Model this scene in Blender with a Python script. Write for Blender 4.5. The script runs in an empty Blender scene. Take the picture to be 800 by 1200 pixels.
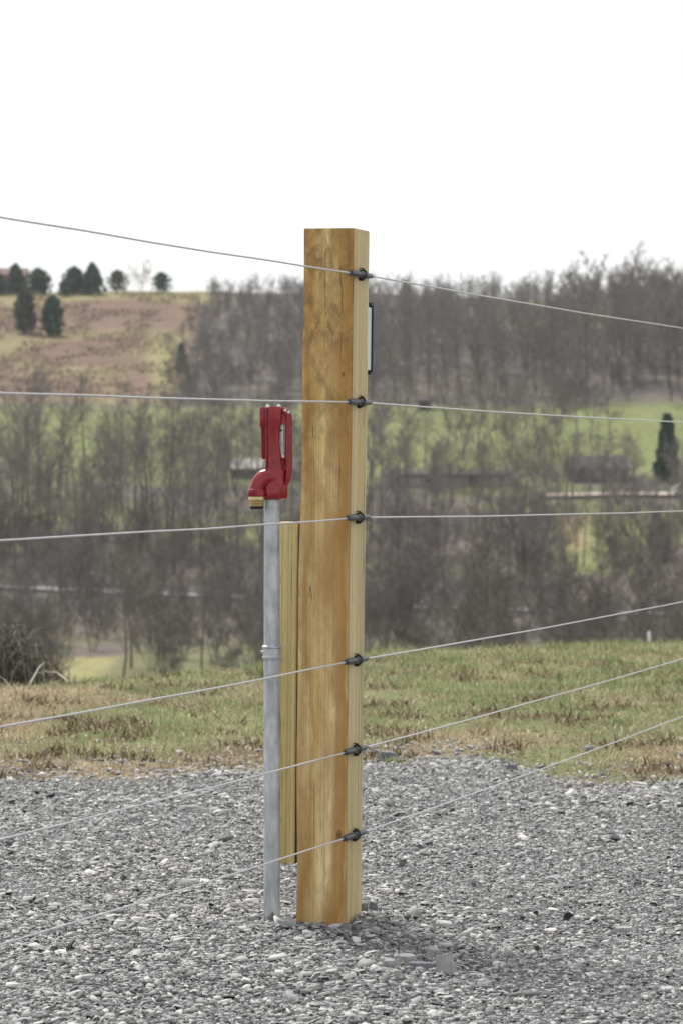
import bpy, math, random
import numpy as np
from mathutils import Matrix, Vector
R = math.radians
scene = bpy.context.scene
COL = scene.collection
# ------------------------------------------------------------------ camera, sky, sun, exposure
CAMZ = 1.24; F = 4200.0; HOR = 540.0
cam = bpy.data.cameras.new('camera'); camo = bpy.data.objects.new('camera', cam); COL.objects.link(camo)
cam.sensor_fit = 'VERTICAL'; cam.sensor_height = 36.0; cam.sensor_width = 24.0; cam.lens = 36.0 * F / 1200.0
camo.location = (0, 0, CAMZ); camo.rotation_euler = (R(90) - math.atan(60 / F), 0, 0)
cam.clip_start = 0.1; cam.clip_end = 6000
cam.dof.use_dof = True; cam.dof.focus_distance = 9.55; cam.dof.aperture_fstop = 10.5
scene.camera = camo

SUN_EL = R(54); SUN_AZ = R(-27)          # the sun stands behind the post, a little to the left
w = bpy.data.worlds.new("World"); scene.world = w; w.use_nodes = True
nt = w.node_tree; nt.nodes.clear()
sky = nt.nodes.new('ShaderNodeTexSky'); sky.sky_type = 'NISHITA'; sky.sun_disc = False
sky.sun_elevation = SUN_EL; sky.sun_rotation = SUN_AZ; sky.air_density = 1.0; sky.dust_density = 2.0
tc = nt.nodes.new('ShaderNodeTexCoord'); mp = nt.nodes.new('ShaderNodeMapping'); mp.inputs['Scale'].default_value = (1.2, 1.2, 9)
mp.inputs['Rotation'].default_value = (0, R(6), 0)
nz = nt.nodes.new('ShaderNodeTexNoise'); nz.inputs['Scale'].default_value = 2.2; nz.inputs['Detail'].default_value = 6; nz.inputs['Roughness'].default_value = .55
rp = nt.nodes.new('ShaderNodeValToRGB'); rp.color_ramp.elements[0].position = .38; rp.color_ramp.elements[1].position = .53
rp.color_ramp.elements[0].color = (.78, .78, .78, 1)
mx = nt.nodes.new('ShaderNodeMix'); mx.data_type = 'RGBA'; mx.inputs[7].default_value = (8.75, 8.85, 8.85, 1)
bg = nt.nodes.new('ShaderNodeBackground'); bg.inputs['Strength'].default_value = .077
wo = nt.nodes.new('ShaderNodeOutputWorld')
L = nt.links.new
L(tc.outputs['Generated'], mp.inputs['Vector']); L(mp.outputs[0], nz.inputs['Vector']); L(nz.outputs['Fac'], rp.inputs['Fac'])
L(rp.outputs['Color'], mx.inputs[0]); L(sky.outputs[0], mx.inputs[6]); L(mx.outputs[2], bg.inputs['Color']); L(bg.outputs[0], wo.inputs[0])
sl = bpy.data.lights.new('sun', 'SUN'); so = bpy.data.objects.new('sun', sl); COL.objects.link(so)
sl.energy = 3.2; sl.angle = R(12); sl.color = (1, .96, .9)
sd = Vector((math.sin(SUN_AZ) * math.cos(SUN_EL), math.cos(SUN_AZ) * math.cos(SUN_EL), math.sin(SUN_EL)))
so.rotation_euler = (-sd).to_track_quat('-Z', 'Y').to_euler(); so.location = (-20, 40, 60)
vs = scene.view_settings; vs.view_transform = 'Standard'; vs.look = 'None'; vs.gamma = 1; vs.use_curve_mapping = False
vs.exposure = 0.67
scene.cycles.max_bounces = 6; scene.cycles.transparent_max_bounces = 6

# ------------------------------------------------------------------ helpers
def at(px, py, D):
    """world point on the ray of photo pixel (px, py) at distance D"""
    return Vector(((px - 400) / F * D, D, CAMZ + (HOR - py) / F * D))

def lattice(ix, iy, s):
    h = (ix.astype(np.int64) * 374761393 + iy.astype(np.int64) * 668265263 + s * 1442695041) & 0x7fffffff
    h = ((h ^ (h >> 13)) * 1274126177) & 0x7fffffff
    return ((h ^ (h >> 16)) & 0xffff) / 65535.0
def vnoise(x, y, s=0):
    x = np.asarray(x, float); y = np.asarray(y, float)
    ix = np.floor(x); iy = np.floor(y); fx = x - ix; fy = y - iy
    fx = fx * fx * (3 - 2 * fx); fy = fy * fy * (3 - 2 * fy)
    ix = ix.astype(np.int64); iy = iy.astype(np.int64)
    a = lattice(ix, iy, s); b = lattice(ix + 1, iy, s); c = lattice(ix, iy + 1, s); d = lattice(ix + 1, iy + 1, s)
    return (a * (1 - fx) + b * fx) * (1 - fy) + (c * (1 - fx) + d * fx) * fy
def fbm(x, y, s=0, o=4):
    t = 0; a = .5; n = 0
    for k in range(o):
        t = t + a * vnoise(np.asarray(x) * 2 ** k, np.asarray(y) * 2 ** k, s + k * 17); n += a; a *= .5
    return t / n
def sstep(a, b, x):
    t = np.clip((x - a) / (b - a), 0, 1); return t * t * (3 - 2 * t)

def mesh_np(name, verts, faces, mats, fmat=None, smooth=False, link=True):
    """faces: list of index tuples or one (N, k) array"""
    me = bpy.data.meshes.new(name)
    verts = np.asarray(verts, dtype=np.float32).reshape(-1, 3)
    if isinstance(faces, np.ndarray):
        n, k = faces.shape
        me.vertices.add(len(verts)); me.vertices.foreach_set('co', verts.ravel())
        me.loops.add(n * k); me.loops.foreach_set('vertex_index', faces.astype(np.int32).ravel())
        me.polygons.add(n); me.polygons.foreach_set('loop_start', np.arange(0, n * k, k, dtype=np.int32))
        me.polygons.foreach_set('loop_total', np.full(n, k, dtype=np.int32))
    else:
        me.from_pydata(verts.tolist(), [], [tuple(int(i) for i in f) for f in faces])
    for m in (mats if isinstance(mats, (list, tuple)) else [mats]): me.materials.append(m)
    if fmat is not None: me.polygons.foreach_set('material_index', np.asarray(fmat, dtype=np.int32))
    if smooth: me.polygons.foreach_set('use_smooth', np.ones(len(me.polygons), dtype=bool))
    me.update(calc_edges=True)
    return me
def add(name, me, parent=None, label=None, cat=None, group=None, kind=None, loc=None):
    o = bpy.data.objects.new(name, me); COL.objects.link(o)
    if parent is not None: o.parent = parent
    if loc is not None: o.location = loc
    if label: o['label'] = label
    if cat: o['category'] = cat
    if group: o['group'] = group
    if kind: o['kind'] = kind
    return o

class MB:
    """collects shapes for one mesh"""
    def __init__(s): s.v = []; s.f = []; s.m = []
    def extend(s, vs, fs, m=0):
        b = len(s.v); s.v += [tuple(v) for v in vs]; s.f += [tuple(i + b for i in f) for f in fs]; s.m += [m] * len(fs)
    def box(s, x0, x1, y0, y1, z0, z1, m=0):
        s.extend([(x0,y0,z0),(x1,y0,z0),(x1,y1,z0),(x0,y1,z0),(x0,y0,z1),(x1,y0,z1),(x1,y1,z1),(x0,y1,z1)],
                 [(0,3,2,1),(4,5,6,7),(0,1,5,4),(1,2,6,5),(2,3,7,6),(3,0,4,7)], m)
    def tube(s, pts, rad, n=8, cap=True, m=0):
        pts = [Vector(p) for p in pts]; k = len(pts)
        if not hasattr(rad, '__len__'): rad = [rad] * k
        vs = []; fs = []; up = None
        for i, p in enumerate(pts):
            t = (pts[min(i + 1, k - 1)] - pts[max(i - 1, 0)]).normalized()
            if up is None: up = t.orthogonal().normalized()
            up = (up - t * up.dot(t))
            up = up.normalized() if up.length > 1e-6 else t.orthogonal().normalized()
            sd_ = t.cross(up)
            for j in range(n):
                a = 2 * math.pi * j / n
                vs.append(p + (up * math.cos(a) + sd_ * math.sin(a)) * rad[i])
        for i in range(k - 1):
            for j in range(n):
                fs.append((i*n+j, i*n+(j+1)%n, (i+1)*n+(j+1)%n, (i+1)*n+j))
        if cap: fs.append(tuple(range(n))[::-1]); fs.append(tuple((k-1)*n + j for j in range(n)))
        s.extend(vs, fs, m)
    def loft(s, secs, n=20, e=3.0, m=0):
        """secs: (z, cx, cy, halfw, halfd) superellipse rings stacked in z"""
        vs = []; fs = []
        for (z, cx, cy, hw, hd) in secs:
            for j in range(n):
                a = 2 * math.pi * (j + .5) / n; c, q = math.cos(a), math.sin(a)
                vs.append((cx + hw * math.copysign(abs(c) ** (2/e), c), cy + hd * math.copysign(abs(q) ** (2/e), q), z))
        for i in range(len(secs) - 1):
            for j in range(n): fs.append((i*n+j, i*n+(j+1)%n, (i+1)*n+(j+1)%n, (i+1)*n+j))
        fs.append(tuple(range(n))[::-1]); fs.append(tuple((len(secs)-1)*n + j for j in range(n)))
        s.extend(vs, fs, m)
    def mesh(s, name, mats, smooth=False, M=None, bevel=0, auto=False):
        v = [M @ Vector(p) for p in s.v] if M is not None else s.v
        me = mesh_np(name, np.array([tuple(p) for p in v]), s.f, mats, s.m, smooth or auto)
        import bmesh
        bm = bmesh.new(); bm.from_mesh(me); bmesh.ops.recalc_face_normals(bm, faces=bm.faces)
        if bevel: bmesh.ops.bevel(bm, geom=[e for e in bm.edges], offset=bevel, segments=2, affect='EDGES', profile=.6)
        if auto:
            for e in bm.edges:
                if len(e.link_faces) == 2 and e.calc_face_angle(0) > R(35): e.smooth = False
        bm.to_mesh(me); bm.free()
        return me

# ------------------------------------------------------------------ node materials
def new_mat(name, rough=.8, spec=.3, metal=0):
    m = bpy.data.materials.new(name); m.use_nodes = True
    b = m.node_tree.nodes['Principled BSDF']
    b.inputs['Roughness'].default_value = rough; b.inputs['Specular IOR Level'].default_value = spec; b.inputs['Metallic'].default_value = metal
    return m, m.node_tree, b
def node(t, typ, **kw):
    n = t.nodes.new(typ)
    for k, v in kw.items():
        if hasattr(n, k): setattr(n, k, v)
    return n
def coords(t, scale=(1,1,1), obj=True):
    c = node(t, 'ShaderNodeTexCoord'); m = node(t, 'ShaderNodeMapping'); m.inputs['Scale'].default_value = scale
    t.links.new(c.outputs['Object' if obj else 'Generated'], m.inputs['Vector']); return m.outputs[0]
def noise(t, vec, scale, detail=4, rough=.55, dist=0):
    n = node(t, 'ShaderNodeTexNoise'); n.inputs['Scale'].default_value = scale; n.inputs['Detail'].default_value = detail
    n.inputs['Roughness'].default_value = rough; n.inputs['Distortion'].default_value = dist
    if vec is not None: t.links.new(vec, n.inputs['Vector'])
    return n.outputs['Fac']
def ramp(t, fac, stops):
    n = node(t, 'ShaderNodeValToRGB'); cr = n.color_ramp
    while len(cr.elements) < len(stops): cr.elements.new(.5)
    for e, (p, c) in zip(cr.elements, stops): e.position = p; e.color = (*c, 1) if len(c) == 3 else c
    t.links.new(fac, n.inputs['Fac']); return n.outputs['Color']
def mixc(t, fac, a, b, mode='MIX'):
    n = node(t, 'ShaderNodeMix', data_type='RGBA', blend_type=mode)
    for i, x in ((0, fac), (6, a), (7, b)):
        if isinstance(x, (int, float)): n.inputs[i].default_value = x
        elif isinstance(x, tuple): n.inputs[i].default_value = (*x, 1)
        else: t.links.new(x, n.inputs[i])
    return n.outputs[2]
def math_(t, op, a, b=0.0, c=0.0):
    n = node(t, 'ShaderNodeMath', operation=op)
    for i, x in enumerate((a, b, c)):
        if isinstance(x, (int, float)): n.inputs[i].default_value = x
        else: t.links.new(x, n.inputs[i])
    return n.outputs[0]
def bump(t, b, h, strength=.4, dist=.01):
    n = node(t, 'ShaderNodeBump'); n.inputs['Strength'].default_value = strength; n.inputs['Distance'].default_value = dist
    t.links.new(h, n.inputs['Height']); t.links.new(n.outputs[0], b.inputs['Normal'])
def simple(name, c1, c2, scale=20, rough=.7, spec=.3, metal=0, bmp=.2, bd=.002, stretch=(1,1,1)):
    m, t, b = new_mat(name, rough, spec, metal)
    f = noise(t, coords(t, stretch), scale, 5, .6)
    t.links.new(ramp(t, f, [(.3, c1), (.7, c2)]), b.inputs['Base Color'])
    if bmp: bump(t, b, f, bmp, bd)
    return m
def island(name, stops, rough=.8, spec=.3, transl=0, extra=None):
    """colour varies from loose piece to loose piece"""
    m, t, b = new_mat(name, rough, spec)
    g = node(t, 'ShaderNodeNewGeometry')
    c = ramp(t, g.outputs['Random Per Island'], stops)
    if extra:
        f = noise(t, coords(t), extra[0], 3)
        c = mixc(t, ramp(t, f, [(.35, (0,0,0)), (.65, (1,1,1))]), c, mixc(t, 1.0, c, extra[1], 'MULTIPLY'))
    t.links.new(c, b.inputs['Base Color'])
    if transl:
        tr = node(t, 'ShaderNodeBsdfTranslucent'); t.links.new(c, tr.inputs['Color'])
        ms = node(t, 'ShaderNodeMixShader'); ms.inputs[0].default_value = transl
        t.links.new(b.outputs[0], ms.inputs[1]); t.links.new(tr.outputs[0], ms.inputs[2])
        t.links.new(ms.outputs[0], t.nodes['Material Output'].inputs['Surface'])
    return m

def wood_mat(name, base, stain, light, stain_amt, fine, knots=()):
    m, t, b = new_mat(name, .75, .2)
    v1 = coords(t, (1, 1, .05)); v2 = coords(t, (1, 1, .012)); v3 = coords(t, (1, 1, .25))
    broad = noise(t, v1, 14, 3, .5, .6)
    c = mixc(t, ramp(t, broad, [(.42, (0,0,0)), (.6, (1,1,1))]), base, light)
    st = noise(t, v3, 9, 4, .6, .8)
    st2 = noise(t, v2, 22, 2, .5, .1)
    s = math_(t, 'MULTIPLY', ramp(t, st, [(.4, (0,0,0)), (.66, (1,1,1))]), stain_amt)
    c = mixc(t, s, c, stain)
    c = mixc(t, math_(t, 'MULTIPLY', ramp(t, st2, [(.45, (0,0,0)), (.62, (1,1,1))]), stain_amt * .8), c, stain)
    fg = noise(t, coords(t, (1, 1, .006)), fine, 2, .6)
    c = mixc(t, math_(t, 'MULTIPLY', ramp(t, fg, [(.42, (1,1,1)), (.52, (0,0,0))]), .6), c, tuple(x * .62 for x in base))
    fleck = noise(t, coords(t, (1, 1, .09)), 260, 2, .6)
    c = mixc(t, math_(t, 'MULTIPLY', ramp(t, fleck, [(.58, (0,0,0)), (.66, (1,1,1))]), .5), c, tuple(x * .5 for x in base))
    if knots:
        sx0 = node(t, 'ShaderNodeSeparateXYZ'); co0 = node(t, 'ShaderNodeTexCoord'); t.links.new(co0.outputs['Object'], sx0.inputs[0])
        wv = noise(t, coords(t, (1, 1, .5)), 5, 3, .6, .3)
        xw = math_(t, 'ADD', sx0.outputs[0], math_(t, 'MULTIPLY', math_(t, 'SUBTRACT', wv, .5), .11))
        bnd = ramp(t, math_(t, 'ADD', math_(t, 'MULTIPLY', xw, 5), .5), [(.1, (.35,.35,.35)), (.2, (0,0,0)), (.28, (.7,.7,.7)), (.36, (.05,.05,.05)), (.56, (0,0,0)), (.66, (.75,.75,.75)), (.8, (.9,.9,.9)), (.83, (.25,.25,.25))])
        c = mixc(t, math_(t, 'MULTIPLY', bnd, .85), c, (.36, .185, .048))
        mott = noise(t, coords(t, (1, 1, .6)), 26, 4, .65, .5)
        zt = ramp(t, math_(t, 'DIVIDE', sx0.outputs[2], 1.86), [(.6, (.25,.25,.25)), (.85, (1,1,1))])
        c = mixc(t, math_(t, 'MULTIPLY', math_(t, 'MULTIPLY', ramp(t, mott, [(.45, (0,0,0)), (.62, (1,1,1))]), zt), .8), c, (.22, .13, .055))
    # drying cracks
    ck = noise(t, coords(t, (1, 1, .018)), 40, 2, .5, .15)
    cm = math_(t, 'ABSOLUTE', math_(t, 'SUBTRACT', ck, .36)); cm = math_(t, 'LESS_THAN', cm, .0055)
    c = mixc(t, math_(t, 'MULTIPLY', cm, .65), c, (.06, .03, .012))
    # knots: real dark whorls at fixed spots of the timber
    sx = node(t, 'ShaderNodeSeparateXYZ'); co = node(t, 'ShaderNodeTexCoord'); t.links.new(co.outputs['Object'], sx.inputs[0])
    wob = noise(t, coords(t), 60, 3)
    for (kx, kz, kr, st_) in knots:
        dx = math_(t, 'SUBTRACT', sx.outputs[0], kx); dz = math_(t, 'MULTIPLY', math_(t, 'SUBTRACT', sx.outputs[2], kz), .55)
        d = math_(t, 'SQRT', math_(t, 'ADD', math_(t, 'MULTIPLY', dx, dx), math_(t, 'MULTIPLY', dz, dz)))
        d = math_(t, 'ADD', d, math_(t, 'MULTIPLY', wob, kr * .6))
        k = ramp(t, math_(t, 'DIVIDE', d, kr * 1.6), [(.35, (1,1,1)), (.5, (.45,.45,.45)), (.6, (.8,.8,.8)), (.85, (0,0,0))])
        c = mixc(t, math_(t, 'MULTIPLY', k, st_), c, (.09, .045, .018))
    t.links.new(c, b.inputs['Base Color'])
    bump(t, b, math_(t, 'ADD', fg, math_(t, 'MULTIPLY', cm, -1.5)), .35, .0012)
    return m

M_front = wood_mat('stained_timber', (.68,.49,.21), (.34,.175,.045), (.78,.62,.34), .8, 190,
                   knots=((.048, .245, .009, .9), (-.03, 1.62, .012, .35), (.045, 1.47, .005, .8), (-.045, 1.66, .01, .3), (-.01, 1.32, .008, .3)))
M_side = wood_mat('pale_sawn_timber', (.56,.45,.25), (.50,.37,.17), (.64,.54,.33), .35, 150)
M_board = wood_mat('yellow_board_timber', (.66,.52,.24), (.52,.38,.15), (.72,.60,.33), .35, 130)
M_endgrain = simple('end_grain', (.30,.22,.11), (.42,.32,.17), 60)
M_galv = simple('galvanised_steel', (.27,.295,.31), (.60,.62,.63), 38, .5, .5, .35, .15, .0008, (1,1,.35))
M_steel = simple('bolt_steel', (.55,.54,.5), (.75,.74,.7), 80, .35, .5, .6, .1, .0004)
M_red = simple('red_enamel', (.17,.003,.008), (.29,.006,.014), 60, .22, .5, 0, .5, .0014)
M_brass = simple('brass', (.55,.42,.18), (.70,.58,.30), 60, .4, .5, .7, .1, .0004)
M_hole = simple('dark_opening', (.02,.018,.012), (.03,.025,.02), 30)
M_plastic = simple('dark_plastic', (.02,.022,.026), (.04,.043,.048), 60, .4, .5)
M_black = simple('black_plastic', (.008,.008,.012), (.016,.016,.02), 60, .35, .5)
M_wire = simple('coated_wire', (.42,.41,.415), (.54,.53,.54), 90, .4, .5, .2, .1, .0003)
M_panelgrey = simple('grey_sheet', (.50,.55,.60), (.60,.64,.68), 20, .45, .4)
M_navy = simple('dark_edge', (.01,.012,.03), (.016,.018,.04), 30, .5)
M_bark = island('bark', [(0, (.04,.036,.033)), (.5, (.085,.077,.072)), (1, (.17,.155,.145))], .95, .1)
M_twig = island('twigs', [(0, (.095,.083,.076)), (.5, (.175,.156,.145)), (1, (.28,.255,.24))], .95, .1)
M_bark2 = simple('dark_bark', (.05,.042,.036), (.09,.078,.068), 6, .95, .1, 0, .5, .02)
M_paletwig = simple('pale_twigs', (.42,.38,.36), (.52,.48,.45), 3, .95, .1)
M_brushtwig = island('brush_twigs', [(0, (.08,.071,.066)), (.6, (.15,.134,.126)), (1, (.25,.224,.208))], .95, .1)
M_conifer = island('conifer_needles', [(0, (.02,.048,.034)), (.6, (.042,.08,.055)), (1, (.08,.125,.08))], .8, .2, .1)
M_conifer2 = island('greyish_needles', [(0, (.05,.062,.045)), (.6, (.075,.088,.065)), (1, (.10,.11,.08))], .8, .2, .1)
M_bushleaf = island('bramble_leaves', [(0, (.04,.042,.022)), (.5, (.075,.08,.035)), (.8, (.12,.12,.055)), (1, (.17,.13,.085))], .7, .3, .2)
M_deadwood = simple('bleached_wood', (.40,.36,.30), (.58,.54,.47), 14, .9, .1, 0, .3, .004)
M_grass = island('grass_blades', [(0, (.11,.155,.05)), (.4, (.21,.26,.10)), (.75, (.33,.36,.19)), (1, (.55,.53,.34))], .75, .25, .3)
M_straw = island('dry_grass', [(0, (.16,.12,.07)), (.4, (.33,.265,.165)), (.8, (.50,.42,.28)), (1, (.72,.65,.50))], .85, .2, .2)
M_scrub = island('dry_scrub', [(0, (.10,.07,.056)), (.5, (.155,.108,.084)), (.85, (.20,.15,.11)), (1, (.27,.22,.15))], .95, .1)
M_stone = island('slate_chips', [(0, (.065,.065,.066)), (.25, (.155,.155,.155)), (.5, (.275,.274,.271)), (.8, (.41,.41,.406)), (.975, (.54,.53,.505)), (1, (.66,.63,.57))],
                 .72, .35, 0, (420, (.72,.72,.74)))
M_rock = simple('slate_block', (.20,.20,.205), (.32,.32,.31), 60, .75, .3, 0, .4, .003)
M_rockdark = simple('dark_slate_block', (.10,.105,.12), (.2,.205,.22), 60, .75, .3, 0, .4, .003)
M_road = simple('road_surface', (.19,.19,.185), (.25,.25,.24), 2, .9, .1)
M_lane = simple('gravel_lane', (.36,.30,.26), (.46,.40,.36), 2, .9, .1)
M_roof = simple('dark_shingle', (.045,.04,.04), (.075,.065,.065), 3, .85, .2)
M_redroof = simple('brown_shingle', (.10,.06,.05), (.15,.10,.085), 3, .85, .2)
M_siding = simple('pale_siding', (.25,.24,.22), (.33,.31,.29), 3, .8, .2)
M_darkside = simple('dark_siding', (.07,.065,.062), (.11,.10,.10), 3, .8, .2)
M_glass = simple('window_glass', (.02,.025,.03), (.04,.045,.05), 3, .1, .5, 0, 0)
M_white = simple('white_paint', (.74,.74,.73), (.82,.82,.81), 8, .4, .5, 0, 0)
M_tyre = simple('tyre_rubber', (.02,.02,.02), (.03,.03,.03), 30, .8, .2)

# ------------------------------------------------------------------ terrain
PX_E = [-400, 0, 100, 200, 310, 430, 520, 590, 630, 660, 700, 760, 800, 1200]
PY_E = [918, 923, 919, 913, 907, 898, 892, 894, 911, 926, 929, 922, 919, 916]
def gravel_edge(X):
    px = 400 + F * X / 14.2
    return CAMZ * F / (np.interp(px, PX_E, PY_E) - HOR) + (fbm(X * 4, X * 0 + 3.3, 5) - .5) * .5
def crest_D(X):
    px = 400 + F * X / 22.0
    y = np.interp(px, [-200, 40, 150, 330, 440, 600, 800, 1100], [816, 814, 806, 782, 770, 764, 757, 748])
    return CAMZ * F / (y - HOR)
TD = np.array([0, 100, 200, 228, 268, 290, 318, 330, 342, 365, 400, 430, 480, 560, 585, 650, 900, 2500, 6000.])
TZ = np.array([-5, -9.2, -9.2, -8.6, -8.3, -6.4, -3.4, -2.3, -1.9, 1.7, 7.0, 10.4, 17.3, 27.6, 28.7, 25, 8, -10, -30.])
def height(X, D):
    X = np.asarray(X, float); D = np.asarray(D, float)
    Dc = crest_D(X)
    zf = 0
    for k, wt in ((-6, .25), (0, .5), (6, .25)): zf = zf + wt * np.interp(D + k, TD, TZ)
    near = np.zeros_like(D) - .03 * np.clip(D - Dc, 0, 3) ** 2 * .5
    slope = -np.clip(D - Dc, 0, 1e9) * .125
    low = np.maximum(slope + .12, zf)
    soft = sstep(-.4, 2.5, D - Dc)
    z = near * (1 - soft) + np.minimum(low - .12, 0) * soft
    z = np.where(D > 150, zf, z)
    far = sstep(40, 120, D)
    road = sstep(4, 9, np.abs(D - road_D(X))) * sstep(5, 11, np.abs(D - 336))
    z = z + far * road * (fbm(X / 22, D / 30, 9, 3) - .5) * 1.6 * sstep(160, 330, D)
    z = z - sstep(440, 560, D) * sstep(-5, 60, X) * 1.5
    z = z + (1 - far) * (fbm(X * 1.3, D * 1.3, 2, 4) - .5) * .05 * sstep(gravel_edge(X) - .3, gravel_edge(X) + .6, D)
    z = z + (1 - far) * (fbm(X * 2.2, D * 2.2, 41, 3) - .5) * .018
    z = z + (1 - far) * (fbm(X * 7, D * 7, 43, 3) - .5) * .045 * sstep(gravel_edge(X) - .1, gravel_edge(X) + .5, D)
    r = np.hypot(X + .04, (D - 9.6)); z = z + .006 * np.exp(-(r / .20) ** 2) + .014 * np.exp(-((X + .185) ** 2 + (D - 9.53) ** 2) / .08 ** 2) + .016 * np.exp(-((X - .10) ** 2 + (D - 9.56) ** 2) / .07 ** 2)
    return z
def road_D(X):
    return np.interp(np.asarray(X, float), [-60, -26, -10.5, 3.5, 19, 25, 60], [272, 267, 255, 238, 229, 227, 220])

NR = np.concatenate([np.linspace(-20, 6, 10), np.linspace(6.5, 27, 150), np.geomspace(27.3, 160, 110), np.arange(161, 600, 1.6), np.geomspace(602, 5800, 40)])
tt = np.linspace(-1, 1, 241)
tt = np.sign(tt) * (.55 * np.abs(tt) + .45 * np.abs(tt) ** 3)
wid = lambda D: 4 + np.abs(D) * .42
DD, TT = np.meshgrid(NR, tt, indexing='ij'); XX = TT * wid(DD)
ZZ = height(XX, DD)
px = 400 + F * XX / np.maximum(DD, 1); py = HOR - F * (ZZ - CAMZ) / np.maximum(DD, 1)
def colmap(XX, DD, px, py):
    n1 = fbm(XX / 9, DD / 14, 21)[..., None]; n2 = fbm(XX / 3, DD / 4, 31)[..., None]; n3 = fbm(XX * 2.1, DD * 1.3, 77)[..., None]
    C = lambda *c: np.array(c) + np.zeros(XX.shape + (3,))
    litter = C(.082, .074, .068) * (.75 + .5 * n2); pink = C(.125, .104, .09); green = C(.16, .182, .068); dkgreen = C(.10, .13, .045)
    straw = C(.27, .235, .12); brown = C(.15, .10, .075); olive = C(.155, .16, .075)
    c = litter + (pink - litter) * sstep(.45, .62, n1)
    def put(c, col, m): m = np.clip(m, 0, 1); m = m if m.ndim == 3 else m[..., None]; return c * (1 - m) + col * m
    # valley meadow
    c = put(c, olive, (sstep(215, 195, DD) * sstep(60, 90, DD))[..., None] * (.25 + .6 * sstep(.4, .6, n1)))
    c = put(c, straw * .75 + green * .35, sstep(-15.4, -14.0, XX) * sstep(-11.0, -12.4, XX) * sstep(198, 190, DD) * sstep(60, 90, DD))
    c = put(c, pink, sstep(-15.4, -14.0, XX) * sstep(-11.0, -12.4, XX) * sstep(188, 192, DD) * sstep(204, 200, DD))
    # green bank and the farm fields
    c = put(c, green * (.75 + .5 * n1), (sstep(690, 640, py) * sstep(460, 500, py) * sstep(200, 210, DD))[..., None] * sstep(.40, .58, fbm(XX / 7 + 5, DD / 9, 55)[..., None]) * .75)
    fld = sstep(352, 362, DD) * sstep(408, 399, DD)
    c = put(c, green * (.8 + .45 * n2), fld * .8)
    c = put(c, green * 1.3, sstep(640, 660, px) * sstep(760, 740, px) * sstep(600, 610, py) * sstep(680, 665, py) * sstep(250, 270, DD) * .8)
    c = put(c, C(.36, .24, .15), sstep(650, 660, px) * sstep(695, 685, px) * sstep(598, 603, py) * sstep(650, 640, py) * (DD > 240) * .5)
    # hill on the left
    hl = sstep(-18, -22, XX) * sstep(404, 412, DD)
    c = put(c, (brown * (.8 + .4 * n2) + (straw * .8 - brown) * sstep(.56, .72, n1) * .7), hl)
    for (d0, d1, k) in ((398, 414, .6), (483, 494, .5), (541, 600, .75)):
        c = put(c, straw * .62 + green * .25, hl * sstep(d0 - 4, d0 + 3, DD + (n1[..., 0] - .5) * 18) * sstep(d1 + 4, d1 - 3, DD + (n1[..., 0] - .5) * 18) * k)
    c = put(c, straw * .6 + green * .5, hl * sstep(170, 190, px + (DD - 430) * .25) * sstep(232, 220, px + (DD - 430) * .25) * sstep(500, 470, DD) * .8)
    # straw field behind the wood on the right
    c = put(c, straw * 1.05, sstep(545, 600, px) * sstep(500, 512, DD) * (.6 + .4 * n1[..., 0]))
    # near ground: packed slate dust, then soil and thatch
    ge = gravel_edge(XX)
    near = sstep(60, 35, DD)
    soil = C(.19, .15, .095) * (.6 + .8 * n3); gr = C(.13, .145, .065) * (.7 + .6 * n3)
    tuf = put(soil, gr, sstep(.42, .62, fbm(XX * 1.1, DD * .8, 91)[..., None] + (np.clip((DD - ge) / 9, 0, 1) * .25)[..., None]))
    c = put(c, tuf, near)
    c = put(c, C(.15, .155, .165) * (.7 + .6 * fbm(XX * 20, DD * 20, 14, 2)[..., None]), sstep(.25, -.15, DD - ge) * near)
    return c
cc = colmap(XX, DD, px, py)
nr, nc = DD.shape
idx = np.arange(nr * nc).reshape(nr, nc)
faces = np.stack([idx[:-1, :-1], idx[:-1, 1:], idx[1:, 1:], idx[1:, :-1]], -1).reshape(-1, 4)
gm, t, b = new_mat('ground_cover', .95, .1)
at_ = node(t, 'ShaderNodeAttribute', attribute_name='Cover')
nf = noise(t, coords(t), 1.3, 8, .7); nf2 = noise(t, coords(t), 60, 4, .7)
c_ = mixc(t, 1.0, at_.outputs['Color'], ramp(t, nf, [(.3, (.6,.6,.6)), (.7, (1.35,1.35,1.35))]), 'MULTIPLY')
c_ = mixc(t, 1.0, c_, ramp(t, nf2, [(.3, (.65,.65,.65)), (.7, (1.3,1.3,1.3))]), 'MULTIPLY')
t.links.new(c_, b.inputs['Base Color'])
vo = node(t, 'ShaderNodeTexVoronoi'); vo.inputs['Scale'].default_value = 45; t.links.new(coords(t), vo.inputs['Vector'])
bump(t, b, math_(t, 'ADD', vo.outputs['Distance'], nf2), .6, .012)
gme = mesh_np('ground', np.stack([XX, DD, ZZ], -1).reshape(-1, 3), faces, gm, None, True)
ca = gme.color_attributes.new('Cover', 'FLOAT_COLOR', 'POINT')
ca.data.foreach_set('color', np.concatenate([cc.reshape(-1, 3), np.ones((nr * nc, 1))], 1).astype(np.float32).ravel())
add('ground', gme, kind='structure')

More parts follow.
